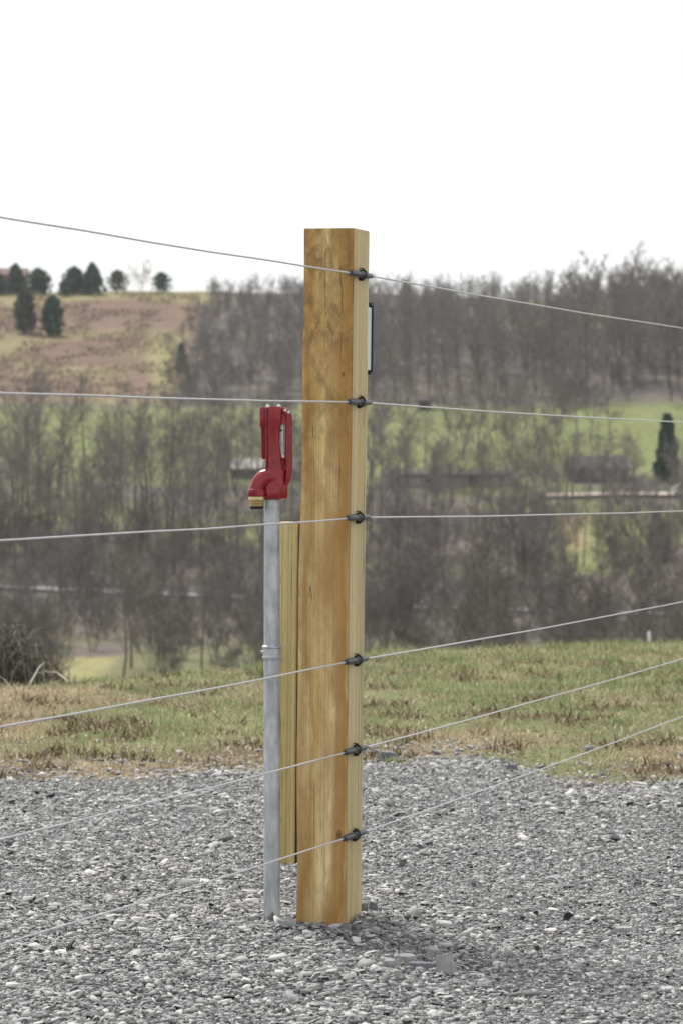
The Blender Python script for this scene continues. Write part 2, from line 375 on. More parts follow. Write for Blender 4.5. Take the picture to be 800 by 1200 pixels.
def ribbon(name, pts, width, mat, lift=.02, n=60):
    pts = np.array(pts, float)
    s = np.linspace(0, 1, n); k = np.linspace(0, 1, len(pts))
    x = np.interp(s, k, pts[:, 0]); y = np.interp(s, k, pts[:, 1])
    v = []; f = []
    for i in range(n):
        for j, o_ in enumerate(np.linspace(-.5, .5, 5)):
            v.append((x[i], y[i] + o_ * width, 0))
    v = np.array(v); v[:, 2] = height(v[:, 0], v[:, 1])
    v[:, 2] = np.maximum(v[:, 2], np.repeat(height(x, y), 5)) + lift
    for i in range(n - 1):
        for j in range(4): f.append((i*5+j, (i+1)*5+j, (i+1)*5+j+1, i*5+j+1))
    return add(name, mesh_np(name, v, f, mat), kind='structure')
xs = np.linspace(-58, 58, 40)
ribbon('road', np.stack([xs, road_D(xs)], 1), 4.2, M_road, .12, 120)
ribbon('dirt_lane', [(19, 335), (22, 336), (26, 337), (29, 337), (60, 336)], 6.5, M_lane, .12)

# ------------------------------------------------------------------ slate gravel (loose chips nobody could count)
rs = np.random.default_rng(7)
def stones(X, Y, size, thick, tilt, lift, K=5):
    N = len(X)
    ang = (np.arange(K) / K * 2 * np.pi)[None] + rs.uniform(-.46, .46, (N, K)) + rs.uniform(0, 6.28, (N, 1))
    rad = size[:, None] * rs.uniform(.42, 1.0, (N, K)) * .58
    asp = rs.uniform(.38, .9, (N, 1)); rot = rs.uniform(0, np.pi, N)
    x = np.cos(ang) * rad; y = np.sin(ang) * rad * asp
    cr, sr = np.cos(rot)[:, None], np.sin(rot)[:, None]
    x, y = x * cr - y * sr, x * sr + y * cr
    sc = rs.uniform(.72, .98, (N, 1))
    th = thick[:, None]
    top = np.stack([x * sc + rs.normal(0, .04, (N, 1)) * size[:, None], y * sc, th * rs.uniform(.42, .58, (N, K))], -1)
    bot = np.stack([x, y, -.5 * th + 0 * x], -1)
    P = np.concatenate([bot, top], 1)
    ax = rs.uniform(0, 2 * np.pi, N); ti = tilt
    ux, uy = np.cos(ax)[:, None], np.sin(ax)[:, None]; c, s = np.cos(ti)[:, None], np.sin(ti)[:, None]
    d = P[..., 0] * ux + P[..., 1] * uy                     # Rodrigues with horizontal axis (ux, uy, 0)
    crx = uy * P[..., 2]; cry = -ux * P[..., 2]; crz = ux * P[..., 1] - uy * P[..., 0]
    Q = np.stack([P[..., 0]*c + crx*s + ux*d*(1-c), P[..., 1]*c + cry*s + uy*d*(1-c), P[..., 2]*c + crz*s], -1)
    Q[..., 0] += X[:, None]; Q[..., 1] += Y[:, None]; Q[..., 2] += (height(X, Y) + lift)[:, None]
    V = Q.reshape(-1, 3); base = (np.arange(N) * 2 * K)[:, None]
    side = np.stack([np.stack([base[:, 0]+k, base[:, 0]+(k+1)%K, base[:, 0]+K+(k+1)%K, base[:, 0]+K+k], -1) for k in range(K)], 1).reshape(-1, 4)
    topf = np.concatenate([np.stack([base[:, 0]+K, base[:, 0]+K+1, base[:, 0]+K+2, base[:, 0]+K+3], -1),
                           np.stack([base[:, 0]+K, base[:, 0]+K+3, base[:, 0]+K+4, base[:, 0]+K+4], -1)])
    return V, np.concatenate([side, topf])
def scatter(N, d0, d1, marg):
    Y = np.sqrt(rs.uniform(d0 ** 2, d1 ** 2, N)); X = rs.uniform(-1, 1, N) * (Y * .0975 + marg); return X, Y
Vs = []; Fs = []; off = 0
for (N, s0, s1, marg) in ((200000, .009, .0175, .45), (46000, .017, .032, .45), (5200, .034, .054, .5), (260, .05, .08, .6)):
    X, Y = scatter(N, 7.0, 16.0, marg)
    over = Y - gravel_edge(X)
    keep = rs.uniform(0, 1, N) < np.where(over < -.1, 1, np.exp(-np.clip(over + .1, 0, 9) * (3.2 if s1 < .04 else 1.6)))
    # no chip stands inside the post or the pipe
    keep &= ~((np.abs(X + .055) < .09) & (np.abs(Y - 9.57) < .09)); keep &= np.hypot(X + .184, Y - 9.535) > .026
    X, Y = X[keep], Y[keep]; n = len(X)
    size = s0 + (s1 - s0) * rs.uniform(0, 1, n) ** 1.5
    size = size * np.where(fbm(X * 1.7, Y * 1.7, 63) > .5, 1.1, .92)
    thick = size * rs.uniform(.06, .17, n)
    tilt = np.abs(rs.normal(0, .23, n)) + (rs.uniform(0, 1, n) < .10) * rs.uniform(.2, .7, n)
    lift = rs.uniform(0, .012, n) + size * np.sin(tilt) * .25
    v, f = stones(X, Y, size, thick, tilt, lift)
    Vs.append(v); Fs.append(f + off); off += len(v)
add('gravel', mesh_np('gravel', np.concatenate(Vs), np.concatenate(Fs), M_stone), kind='stuff',
    label='loose grey slate chips covering the ground around the post', cat='gravel')

# ------------------------------------------------------------------ grass and thatch
def blades(X, Y, h, wdt, lean, name, mat, label, cat):
    N = len(X); a = rs.uniform(0, 2*np.pi, N); la = rs.uniform(0, 2*np.pi, N)
    z = height(X, Y) - .004
    sx, sy = np.cos(a) * wdt, np.sin(a) * wdt
    lx, ly = np.cos(la) * np.sin(lean), np.sin(la) * np.sin(lean)
    def P(k, up, wk, bend):
        return [np.stack([X + s*sx*wk + lx*h*up*bend, Y + s*sy*wk + ly*h*up*bend, z + h*up*np.cos(lean*bend)], -1) for s in (-1, 1)]
    a0, a1 = P(0, 0, 1, 1); b0, b1 = P(1, .5, .85, .7); tip = np.stack([X + lx*h, Y + ly*h, z + h*np.cos(lean) + .002], -1)
    V = np.stack([a0, a1, b1, b0, tip], 1).reshape(-1, 3); B = np.arange(N) * 5
    F3 = np.concatenate([np.stack([B, B+1, B+2], -1), np.stack([B, B+2, B+3], -1), np.stack([B+3, B+2, B+4], -1)])
    add(name, mesh_np(name, V, F3, mat), kind='stuff', label=label, cat=cat)
def strip(N, d1=29):
    X, Y = scatter(N, 13.4, d1, .8)
    return X, Y, Y - gravel_edge(X), fbm(X * 1.1, Y * .8, 91) + np.clip((Y - 14.5) / 9, 0, 1) * .25, fbm(X * 6, Y * 6, 15, 3)
X, Y, ov, g, tf = strip(210000)
k = (rs.uniform(0, 1, len(X)) < np.clip((g - .42) * 2.6 + .25 * sstep(18.5, 21, Y), .08, .9) * np.clip(tf * 4.2 - 1.6, .03, 1)) & (ov > .0) & (rs.uniform(0, 1, len(X)) < np.clip(ov * 1.6, .05, 1))
X, Y, tf, g = X[k], Y[k], tf[k], g[k]; n = len(X)
h = .62 * (.018 + .05 * rs.uniform(0, 1, n) ** 1.8) * (.6 + 1.1 * np.clip(tf, 0, 1)) * (.75 + .6 * sstep(16, 22, Y))
blades(X, Y, h, .0022 + 0 * X, np.abs(rs.normal(.45, .35, n)), 'grass', M_grass, 'short green grass growing beyond the gravel edge', 'grass')
X, Y, ov, g, tf = strip(170000, 27)
k = (rs.uniform(0, 1, len(X)) < np.clip(1.35 - g * 1.2, .35, 1) * np.clip(1.9 - tf * 2.2, .35, 1)) & (ov > -.05) & (rs.uniform(0, 1, len(X)) < np.clip(ov * 1.8 + .1, .05, 1))
X, Y = X[k], Y[k]; n = len(X)
blades(X, Y, .022 + .045 * rs.uniform(0, 1, n) ** 1.6, .0024 + 0 * X, np.clip(rs.normal(1.15, .36, n), .1, 1.55), 'dry_grass', M_straw,
       'flattened dry brown thatch lying between the green grass', 'dry grass')

X, Y, ov, g, tf = strip(90000, 24)
lum = fbm(X * 4.2, Y * 3.1, 123, 3)
k = (lum > .635) & (ov > .1) & (rs.uniform(0, 1, len(X)) < np.clip(1.5 - (Y - 14.5) / 7, .12, 1)); X, Y = X[k], Y[k]; n = len(X)
M_thatch = island('matted_thatch', [(0, (.08,.055,.035)), (.5, (.17,.125,.08)), (1, (.30,.23,.155))], .95, .1)
blades(X, Y, .025 + .05 * rs.uniform(0, 1, n) ** 1.4, .0038 + 0 * X, np.clip(rs.normal(1.0, .4, n), .1, 1.55), 'matted_thatch', M_thatch,
       'matted dark brown dead grass clumps scattered beyond the gravel edge', 'dead grass')
# ------------------------------------------------------------------ tree builders
class TB:
    def __init__(s): s.v = []; s.f = []; s.n = 0
    def tube(s, pts, rad, n):
        pts = np.asarray(pts); k = len(pts); d = pts[-1] - pts[0]; d = d / (np.linalg.norm(d) + 1e-9)
        u = np.cross(d, (0.3, .9, .1)); u /= np.linalg.norm(u) + 1e-9; w_ = np.cross(d, u)
        a = np.arange(n) / n * 2 * np.pi
        ring = np.cos(a)[:, None] * u + np.sin(a)[:, None] * w_
        v = pts[:, None, :] + ring[None] * np.asarray(rad)[:, None, None]
        s.v.append(v.reshape(-1, 3)); i = np.arange(k - 1)[:, None]; j = np.arange(n)[None]; b = s.n
        s.f.append(np.stack([b+i*n+j, b+i*n+(j+1)%n, b+(i+1)*n+(j+1)%n, b+(i+1)*n+j], -1).reshape(-1, 4)); s.n += k * n
    def arrays(s): return np.concatenate(s.v), np.concatenate(s.f)
def grow(rng, p, d, length, seg, bend, up):
    pts = [np.array(p, float)]; d = np.array(d, float)
    for i in range(seg):
        d = d + rng.normal(0, bend, 3) + np.array((0, 0, up)); d /= np.linalg.norm(d)
        pts.append(pts[-1] + d * length / seg)
    return np.array(pts), d
def side_dir(rng, d, ang):
    d = d / np.linalg.norm(d); u = np.cross(d, rng.normal(0, 1, 3)); u /= np.linalg.norm(u)
    return d * math.cos(ang) + u * math.sin(ang)
def along(pts, t):
    s = t * (len(pts) - 1); i = min(int(s), len(pts) - 2); return pts[i] + (pts[i+1] - pts[i]) * (s - i), pts[i+1] - pts[i]
def bare_tree(seed, H=12., base=.32, limbs=17, spread=.30, subs=5, twigs=5, stems=1, tw=.012, r0=None):
    rng = np.random.default_rng(seed); T = TB(); Cn = TB()
    r0 = r0 or H * .0095
    for s_ in range(stems):
        if stems == 1: st = np.array((0, 0, -.6)); d0 = np.array((rng.normal(0, .03), rng.normal(0, .03), 1.)); hh = H * .9
        else:
            a = rng.uniform(0, 6.28); st = np.array((math.cos(a)*.03*H, math.sin(a)*.03*H, -.3)); q = rng.uniform(.08, .42)
            d0 = np.array((math.cos(a)*q, math.sin(a)*q, 1.)); hh = H * rng.uniform(.6, .95)
        trunk, _ = grow(rng, st, d0 / np.linalg.norm(d0), hh + .6, 9, .055, .02)
        rr = np.linspace(1, .16, len(trunk)) ** 1.1 * r0 * (1 if stems == 1 else .5)
        rr[0] *= 1.35
        T.tube(trunk, rr, 7 if stems == 1 else 5)
        nl = limbs if stems == 1 else max(4, limbs // stems)
        for i in range(nl):
            tl = base + (1 - base) * ((i + rng.uniform(0, 1)) / nl)
            p, dd = along(trunk, tl)
            ln = H * spread * (1.15 - .62 * tl) * rng.uniform(.6, 1.25)
            d = side_dir(rng, dd, R(rng.uniform(28, 62)))
            if d[2] < .12: d[2] = .12 + abs(d[2]) * .5
            lp, _ = grow(rng, p, d / np.linalg.norm(d), ln, 4, .13, .10)
            rl = max(r0 * .30 * (1.2 - tl), tw * 1.6)
            (T if i % 3 == 0 and stems == 1 else Cn).tube(lp, np.linspace(rl, tw, 5), 4)
            for j in range(subs):
                q = rng.uniform(.2, 1); p2, d2 = along(lp, q)
                sp, _ = grow(rng, p2, side_dir(rng, d2, R(rng.uniform(22, 55))), ln * rng.uniform(.28, .5), 2, .12, .10)
                Cn.tube(sp, (max(rl * .42, tw * 1.2), tw, tw * .7), 3)
                for k_ in range(twigs):
                    p3, d3 = along(sp, rng.uniform(.15, 1))
                    e = p3 + side_dir(rng, d3, R(rng.uniform(15, 55))) * ln * rng.uniform(.12, .26) + np.array((0, 0, .06))
                    Cn.tube((p3, e), (tw * .9, tw * .35), 3)
    return T.arrays(), Cn.arrays()
def cards(rng, P, nrm_sz, up=.4):
    """leaf-sized triangles at points P"""
    N = len(P); a = rng.normal(0, 1, (N, 3)); a /= np.linalg.norm(a, axis=1)[:, None]; b_ = np.cross(a, rng.normal(0, 1, (N, 3))); b_ /= np.linalg.norm(b_, axis=1)[:, None]
    s = nrm_sz[:, None] if hasattr(nrm_sz, '__len__') else nrm_sz
    V = np.stack([P - a*s*.5, P + b_*s*.35, P + a*s*.6, P - b_*s*.35], 1).reshape(-1, 3)
    B = np.arange(N) * 4
    return V, np.stack([B, B+1, B+2, B+3], -1)
def conifer(seed, H, W, n=2600, blunt=.0, s=.40):
    rng = np.random.default_rng(seed); T = TB(); T.tube(np.array([(0,0,-.5),(0,0,H*.5),(0,0,H*.93)]), (H*.02, H*.012, .01), 6)
    t_ = rng.uniform(0, 1, n) ** .75 ; 
    lay = np.floor(t_ * 11); az = rng.uniform(0, 6.28, n)
    prof = (1 - t_) ** (.72 - blunt * .3) * (.66 + .34 * np.sin(lay * 2.3 + np.floor(az * 2.2) * 1.7)) * np.where(t_ < .1, .75 + t_ * 2.5, 1)
    if blunt > .58: prof = np.sqrt(np.clip(1 - ((t_ - .42) / .58) ** 2, 0, 1)) * (.7 + .4 * np.sin(lay * 2.1 + np.floor(az * 2) * 1.9))
    r_ = W * .5 * prof * rng.uniform(.25, 1.08, n) ** .6
    P = np.stack([np.cos(az) * r_, np.sin(az) * r_, H * (.07 + .93 * t_) - r_ * .12], -1) + rng.normal(0, .055 * H / 4, (n, 3))
    return T.arrays(), cards(rng, P, s * rng.uniform(.6, 1.3, n) * H / 4)

tree_protos = [bare_tree(11 + i, 12 * q, b_, l_ + 2, s_, 6, 7, tw=.0115) for i, (q, b_, l_, s_) in enumerate(
    ((1, .36, 17, .27), (1.08, .45, 15, .24), (.95, .30, 19, .30), (1.1, .5, 14, .22), (.85, .25, 18, .34), (1.0, .4, 16, .28), (.9, .42, 12, .30)))]
far_protos = [bare_tree(51 + i, 8 * q, b_, 14, s_, 7, 6, tw=.012, r0=.07) for i, (q, b_, s_) in enumerate(
    ((1, .30, .30), (1.1, .4, .24), (.9, .22, .36), (1.05, .35, .28), (.8, .2, .36)))]
shrub_protos = [bare_tree(81 + i, 4.2 * q, .12, 36, .36, 6, 6, stems=s_, tw=.0095, r0=.055) for i, (q, s_) in enumerate(
    ((1, 8), (1.2, 7), (.8, 9), (1.4, 6), (1, 9)))]
def protos_mesh(P, nm, mt, mc):
    return [(mesh_np(nm + '_trunk', a[0], a[1], mt, None, True), mesh_np(nm + '_crown', c[0], c[1], mc)) for a, c in P]
TM = protos_mesh(tree_protos, 'bare_tree', M_bark, M_twig)
FM = protos_mesh(far_protos, 'woodland_tree', M_bark, M_twig)
SM = protos_mesh(shrub_protos, 'bare_shrub', M_bark2, M_brushtwig)
def plant(name, meshes, X, D, sc, rz, label, cat, group=None, squash=1.0, parts=('trunk', 'crown')):
    e = add(name, None, label=label, cat=cat, group=group); e.empty_display_size = .3
    e.location = (X, D, float(height(X, D))); e.rotation_euler = (0, 0, rz); e.scale = (sc * squash, sc * squash, sc)
    for nm, me in zip(parts, meshes):
        if me: add(nm, me, e)
    return e
rnd = random.Random(5)
def spots(n, D0, D1, mind, ok=lambda px, D: True, pad=90, tries=40000):
    out = []
    for _ in range(tries):
        if len(out) >= n: break
        D = math.sqrt(rnd.uniform(D0 ** 2, D1 ** 2)); p = rnd.uniform(-pad, 800 + pad)
        if not ok(p, D): continue
        X = (p - 400) / F * D
        if any((X - a) ** 2 + (D - b_) ** 2 < mind ** 2 for a, b_ in out): continue
        out.append((X, D))
    return out
clear_of_road = lambda X, D: abs(D - float(road_D(X))) > 4.5 and not (X > 0 and 331 < D < 341)

# tall bare trees on the bank across the valley
def ok1(p, D): return clear_of_road((p - 400) / F * D, D) and not (p > 690 and 336 < D < 352) and not (p > 655 and D > 300 and rnd.random() < .5)
for (X, D) in spots(180, 272, 345, 1.7, ok1):
    plant('bare_tree', rnd.choice(TM), X, D, rnd.uniform(.6, 1.05) * (1.0 if D > 290 else .85) * (.72 if X > 4 else 1), rnd.uniform(0, 6.28),
          'tall bare grey tree in the leafless wood on the bank above the valley road', 'bare tree', 'bare trees on the bank above the valley road')
# wood on the hill behind
def ok2(p, D):
    X = (p - 400) / F * D
    return X > -20.5 + 1.2 * math.sin(D * .11) and not (430 < p < 640 and D < 408)
far = sorted(spots(760, 404, 568, 1.2, ok2), key=lambda s: s[1])
merged_v = []; merged_f = []; mo = 0
for i, (X, D) in enumerate(far):
    sc = rnd.uniform(.75, 1.2) * (1.25 - .45 * (D - 404) / 160)
    p_ = 400 + F * X / D
    sc *= float(np.interp(D, [404, 470, 520, 560], [1.0, .95, .78, .52])) * float(np.interp(p_, [215, 330, 420, 620, 680, 900], [.62, .82, .9, .95, 1.25, 1.25]))
    rz = rnd.uniform(0, 6.28); k = rnd.randrange(len(FM))
    if i < 70:
        plant('woodland_tree', FM[k], X, D, sc, rz, 'small bare tree in the leafless grey wood covering the hill behind the post', 'bare tree', 'bare trees of the hillside wood')
    else:
        z = float(height(X, D)); c, s = math.cos(rz) * sc, math.sin(rz) * sc
        for (v, f) in far_protos[k]:
            q = np.stack([v[:, 0]*c - v[:, 1]*s + X, v[:, 0]*s + v[:, 1]*c + D, v[:, 2]*sc + z], -1); merged_v.append(q); merged_f.append(f + mo); mo += len(q)
def mass(name, protos, places, mat, label, cat):
    V = []; Fc = []; o = 0
    for (X, D, sc) in places:
        rz = rnd.uniform(0, 6.28); z = float(height(X, D)); c, s = math.cos(rz) * sc, math.sin(rz) * sc
        for (v, f) in rnd.choice(protos):
            V.append(np.stack([v[:, 0]*c - v[:, 1]*s + X, v[:, 0]*s + v[:, 1]*c + D, v[:, 2]*sc + z], -1)); Fc.append(f + o); o += len(v)
    add(name, mesh_np(name, np.concatenate(V), np.concatenate(Fc), mat), kind='stuff', label=label, cat=cat)
mass('bank_wood', tree_protos, [(X, D, rnd.uniform(.5, .85) * (.8 if X > 4 else 1)) for X, D in spots(110, 270, 335, 1.2, ok1)], M_twig,
     'thinner leafless trees filling the wood on the bank above the valley road', 'wood')
add('far_wood', mesh_np('far_wood', np.concatenate(merged_v), np.concatenate(merged_f), M_twig), kind='stuff',
    label='leafless grey wood reading as one mass on the upper hillside', cat='wood')
mass('hill_undergrowth', shrub_protos, [(X, D, rnd.uniform(.35, .75)) for X, D in spots(420, 402, 560, .9, ok2)], M_brushtwig,
     'low leafless undergrowth filling the floor of the hillside wood', 'brush')
for i_, (p_x, D_, s_) in enumerate([(560, 372, 1.15), (598, 362, 1.0), (628, 380, 1.2), (655, 366, 1.05), (536, 396, .9), (690, 376, .95), (480, 366, .8)]
        + [(400 + F * X / D, D, rnd.uniform(.6, 1.05)) for X, D in spots(24, 354, 402, 1.5, lambda p, D: 430 < p < 715)]):
    plant('woodland_tree', FM[2 if i_ % 2 else 4], (p_x - 400) / F * D_, D_, s_, i_ * 1.3, 'spreading bare tree on the green field between the hillside wood and the long shed', 'bare tree', 'spreading trees on the green field', 1.25)
for i_, (X, D) in enumerate(spots(26, 338.5, 346, .5, lambda p, D: 440 < p < 765)):
    plant('woodland_tree', FM[i_ % 5], X, D - (8 if D < 341 else 0), rnd.uniform(.45, .8), i_ * 1.9, 'small bare tree growing close beside the farm lane and its dark roofed house', 'bare tree', 'bare trees beside the farm lane')
# brush in the valley
def ok3(p, D): return clear_of_road((p - 400) / F * D, D) and not (84 < p < 136 and 150 < D < 192) and (fbm(np.array(p / 42.), np.array(D / 22.), 88, 2) > .36)
mass('valley_brush', shrub_protos, [(X, D, rnd.uniform(.4, .95) * (.7 if 200 < D < 264 else 1)) for X, D in spots(330, 158, 305, .7, ok3)], M_brushtwig,
     'tangled grey leafless brush filling the valley floor', 'brush')
for (X, D) in spots(140, 158, 290, 1.3, ok3):
    plant('bare_shrub', rnd.choice(SM), X, D, (rnd.uniform(.45, .8) if rnd.random() < .7 else rnd.uniform(1, 1.5)) * (.75 if 205 < D < 264 else 1), rnd.uniform(0, 6.28),
          'many stemmed bare grey brown shrub in the brush along the valley floor', 'bare shrub', 'bare shrubs along the valley floor')
for i_, (X, D) in enumerate(spots(30, 162, 262, 2.2, ok3)):
    plant('bare_tree', TM[i_ % 7], X, D, rnd.uniform(.32, .62), i_ * 1.7, 'slender bare tree rising above the brush on the valley floor', 'bare tree', 'slender trees rising from the valley brush')
# single trees one can tell apart
plant('bare_tree', TM[4], at(145, 0, 172)[0], 172, .62, 1.0, 'dark bare tree with forked trunk left of the standpipe behind the grass crest', 'bare tree', squash=1.15)
plant('bare_tree', TM[2], at(98, 0, 120)[0], 120, .30, 2.0, 'thin dark bare sapling just right of the bramble bush', 'bare tree')
plant('bare_tree', TM[0], at(70, 0, 150)[0], 150, .42, 2.6, 'slim dark bare tree above the bramble bush', 'bare tree')
plant('bare_tree', TM[0], at(24, 0, 300)[0], 300, 1.25, .6, 'thick trunked bare tree at the left end of the bank wood', 'bare tree')
plant('bare_tree', TM[6], at(452, 0, 262)[0], 262, 1.05, 2.1, 'thick trunked bare tree just right of the post', 'bare tree')
plant('bare_tree', TM[3], at(735, 0, 505)[0], 505, 1.02, .3, 'tallest bare tree on the skyline at the right', 'bare tree')
# conifers
def con(px, ytop, ybase, D, W, seed, mat, label, blunt=0, n=1500, name='conifer'):
    H = (ybase - ytop) / F * D; X = (px - 400) / F * D; (a, c) = conifer(seed, H, W / F * D, n, blunt, .5)
    e = plant(name, (mesh_np('trunk', a[0], a[1], M_bark2, None, True), mesh_np('crown', c[0], c[1], mat)), X, D, 1, 0, label, 'evergreen tree')
con(-4, 326, 356, 555, 34, 201, M_conifer, 'dark evergreen cut by the left edge on the hilltop', .55, 1700)
con(19, 321, 356, 556, 34, 202, M_conifer, 'dark pointed evergreen in front of the hilltop roof', .55, 1700)
con(46, 327, 357, 552, 32, 203, M_conifer, 'dark evergreen right of the hilltop roof', .8, 1700)
con(76, 338, 357, 548, 16, 204, M_conifer, 'smallest dark evergreen of the pair on the bare ridge', .6, 900)
con(88, 325, 356, 552, 32, 205, M_conifer, 'left of the two large dark evergreens on the ridge', .8, 1700)
con(109, 320, 356, 550, 36, 206, M_conifer, 'tallest dark evergreen on the ridge right of its twin', .55, 1700)
con(138, 328, 352, 566, 26, 207, M_conifer2, 'round olive bush on the ridge beside the pale bare tree', 1, 1000, 'ridge_bush')
con(190, 328, 351, 560, 26, 208, M_conifer, 'lone broad evergreen on the ridge right of the pale bare tree', .9, 900)
con(30, 344, 394, 492, 26, 209, M_conifer2, 'dull greyish evergreen on the slope below the hilltop roof', .7, 1400)
con(62, 349, 394, 490, 27, 210, M_conifer, 'dark round evergreen on the slope below the ridge', .7, 1700)
con(213, 394, 428, 446, 18, 211, M_conifer2, 'small drab evergreen at the left edge of the hillside wood', .5, 900)
con(781, 503, 578, 350, 34, 212, M_conifer, 'dark spruce beside the farm lane at the right', 0, 2400, 'spruce_tree')
pt, pc = bare_tree(301, 4.6, .15, 26, .42, 5, 5, stems=4, tw=.018, r0=.09)
plant('bare_tree', (mesh_np('trunk', *pt, M_paletwig, None, True), mesh_np('crown', *pc, M_paletwig)), at(165, 0, 562)[0], 562, 1, 0,
      'pale bare spreading tree standing alone on the skyline', 'bare tree')
# low dry scrub on the left hill
V_ = []; N_ = 26000
D = np.sqrt(rs.uniform(408 ** 2, 556 ** 2, N_)); p_ = rs.uniform(-60, 235, N_); X = (p_ - 400) / F * D
kk = (fbm(X / 4, D / 9, 66) > .47) & (X < -19); X, D = X[kk], D[kk]
P = np.stack([X, D, height(X, D) + rs.uniform(0, .55, len(X)) * fbm(X / 2, D / 3, 68)], -1)
v, f = cards(rs, P, rs.uniform(.12, .34, len(P)))
add('dry_scrub', mesh_np('dry_scrub', v, f, M_scrub), kind='stuff', label='low reddish brown dry scrub on the open hill at the left', cat='scrub')

# ------------------------------------------------------------------ farm buildings and car far behind
def building(name, px0, px1, ybase, yeave, yroof, D, depth, wallm, roofm, label, cat, wins=()):
    X0, X1 = (px0-400)/F*D, (px1-400)/F*D; k = D / F
    zb = float(height((X0+X1)/2, D)); h = (ybase - yeave) * k; hr = (ybase - yroof) * k; W = X1 - X0
    e = add(name, None, label=label, cat=cat, loc=((X0+X1)/2, D, zb)); a = W / 2
    m = MB(); m.box(-a, a, 0, depth, -1.2, h)
    m.extend([(-a, 0, h), (-a, depth, h), (-a, depth/2, hr-.06), (a, 0, h), (a, depth, h), (a, depth/2, hr-.06)], [(0,1,2), (3,5,4)])
    add('wall', m.mesh('wall', wallm), e)
    m = MB(); o = .25
    for s0, s1 in ((-o, depth/2), (depth+o, depth/2)):
        zz = h - o * (hr - h) / (depth / 2)
        m.extend([(-a-o, s0, zz), (a+o, s0, zz), (a+o, s1, hr), (-a-o, s1, hr), (-a-o, s0, zz+.14), (a+o, s0, zz+.14), (a+o, s1, hr+.14), (-a-o, s1, hr+.14)],
                 [(0,1,2,3), (4,5,6,7), (0,1,5,4), (1,2,6,5), (2,3,7,6), (3,0,4,7)])
    add('roof', m.mesh('roof', roofm), e)
    for (wx, wz, ww, wh, nm) in wins:
        m = MB(); m.box(wx*W-ww/2, wx*W+ww/2, -.04, .02, wz, wz+wh); w_ = add(nm, m.mesh(nm, M_roof), e)
        if nm == 'window':
            m = MB(); m.box(wx*W-ww/2+.06, wx*W+ww/2-.06, -.06, -.041, wz+.06, wz+wh-.06); add('pane', m.mesh('pane', M_glass), w_)
    return e
building('farm_house', 668, 735, 582, 566, 552, 349, 6, M_darkside, M_roof, 'dark roofed house behind the bare trees left of the spruce', 'house',
         ((-.3, .8, .7, .8, 'window'), (.3, .8, .7, .8, 'window'), (0, .1, .8, 1.6, 'door')))
building('long_shed', 450, 598, 587, 574, 569, 345, 5, M_siding, M_roof, 'long low shed with pale wall and dark roof right of the post', 'shed',
         ((-.4, .35, .5, .4, 'window'), (-.15, .35, .5, .4, 'window'), (.2, .1, .9, .9, 'door')))
building('field_hut', 490, 505, 503, 492, 488, 398, 1.6, M_darkside, M_roof, 'tiny dark hut alone on the green field right of the post', 'hut', ((0, .05, .5, .8, 'door'),))
building('barn', 272, 345, 552, 540, 529, 352, 5, M_darkside, M_siding, 'barn with a pale roof behind the red hydrant', 'barn',
         ((-.25, .1, .9, .8, 'door'), (.25, .4, .5, .4, 'window')))
building('hilltop_house', -40, 30, 352, 329, 321, 575, 6, M_redroof, M_redroof, 'brown roofed house on the hilltop behind the dark evergreens', 'house',
         ((.2, .9, .7, .8, 'window'), (-.2, .9, .7, .8, 'window')))
def car():
    D = 336; X = (806 - 400) / F * D; z = float(height(X, D)) + .15
    e = add('parked_car', None, label='white car parked on the pale lane at the right edge', cat='car', loc=(X, D, z)); e.rotation_euler = (0, 0, R(8)); e.scale = (.75,) * 3
    def prof(pts, y0, y1, nm, mt, inset=0):
        m = MB(); n = len(pts); m.extend([(x, y0 + (inset if zz > .95 else 0), zz) for x, zz in pts] + [(x, y1 - (inset if zz > .95 else 0), zz) for x, zz in pts],
            [tuple(range(n)), tuple(range(n, 2*n))] + [(i, (i+1) % n, n+(i+1) % n, n+i) for i in range(n)])
        return add(nm, m.mesh(nm, mt, bevel=.03 if nm == 'body' else 0), e)
    prof([(-2.1,.3),(2.1,.3),(2.15,.6),(2.0,.85),(1.2,.95),(.6,1.4),(-1.1,1.42),(-1.9,.98),(-2.15,.8)], -.85, .85, 'body', M_white, .12)
    m = MB(); m.extend([(-1.55,-.87,.98),(.95,-.87,.98),(.5,-.79,1.32),(-1.0,-.79,1.32)], [(0,1,2,3)]); m.extend([(-1.55,-.85,.98),(.95,-.85,.98),(.5,-.77,1.32),(-1.0,-.77,1.32)], [(0,1,2,3)])
    add('window', m.mesh('window', M_glass), e)
    for x in (-1.35, 1.35):
        for y in (-.82, .82):
            m = MB(); m.tube([(x, y-.11, .32), (x, y+.11, .32)], .32, 18); w_ = add('wheel', m.mesh('wheel', M_tyre, auto=True), e)
            m = MB(); m.tube([(x, y-.12, .32), (x, y+.12, .32)], .19, 14); add('rim', m.mesh('rim', M_steel, auto=True), w_)
    for y in (-.6, .6):
        m = MB(); m.box(2.08, 2.17, y-.16, y+.16, .62, .76); add('headlight', m.mesh('headlight', M_glass), e)
car()
p = at(760, 754, 52); m = MB(); m.tube([(0,0,-2.2),(0,0,.15)], .022, 10); m.tube([(0,0,.15),(0,0,.17)], [.026,.014], 10)
add('marker_stake', m.mesh('marker_stake', M_white, auto=True), label='short white marker stake poking up beyond the grass crest at the right', cat='stake', loc=(p.x, p.y, p.z))

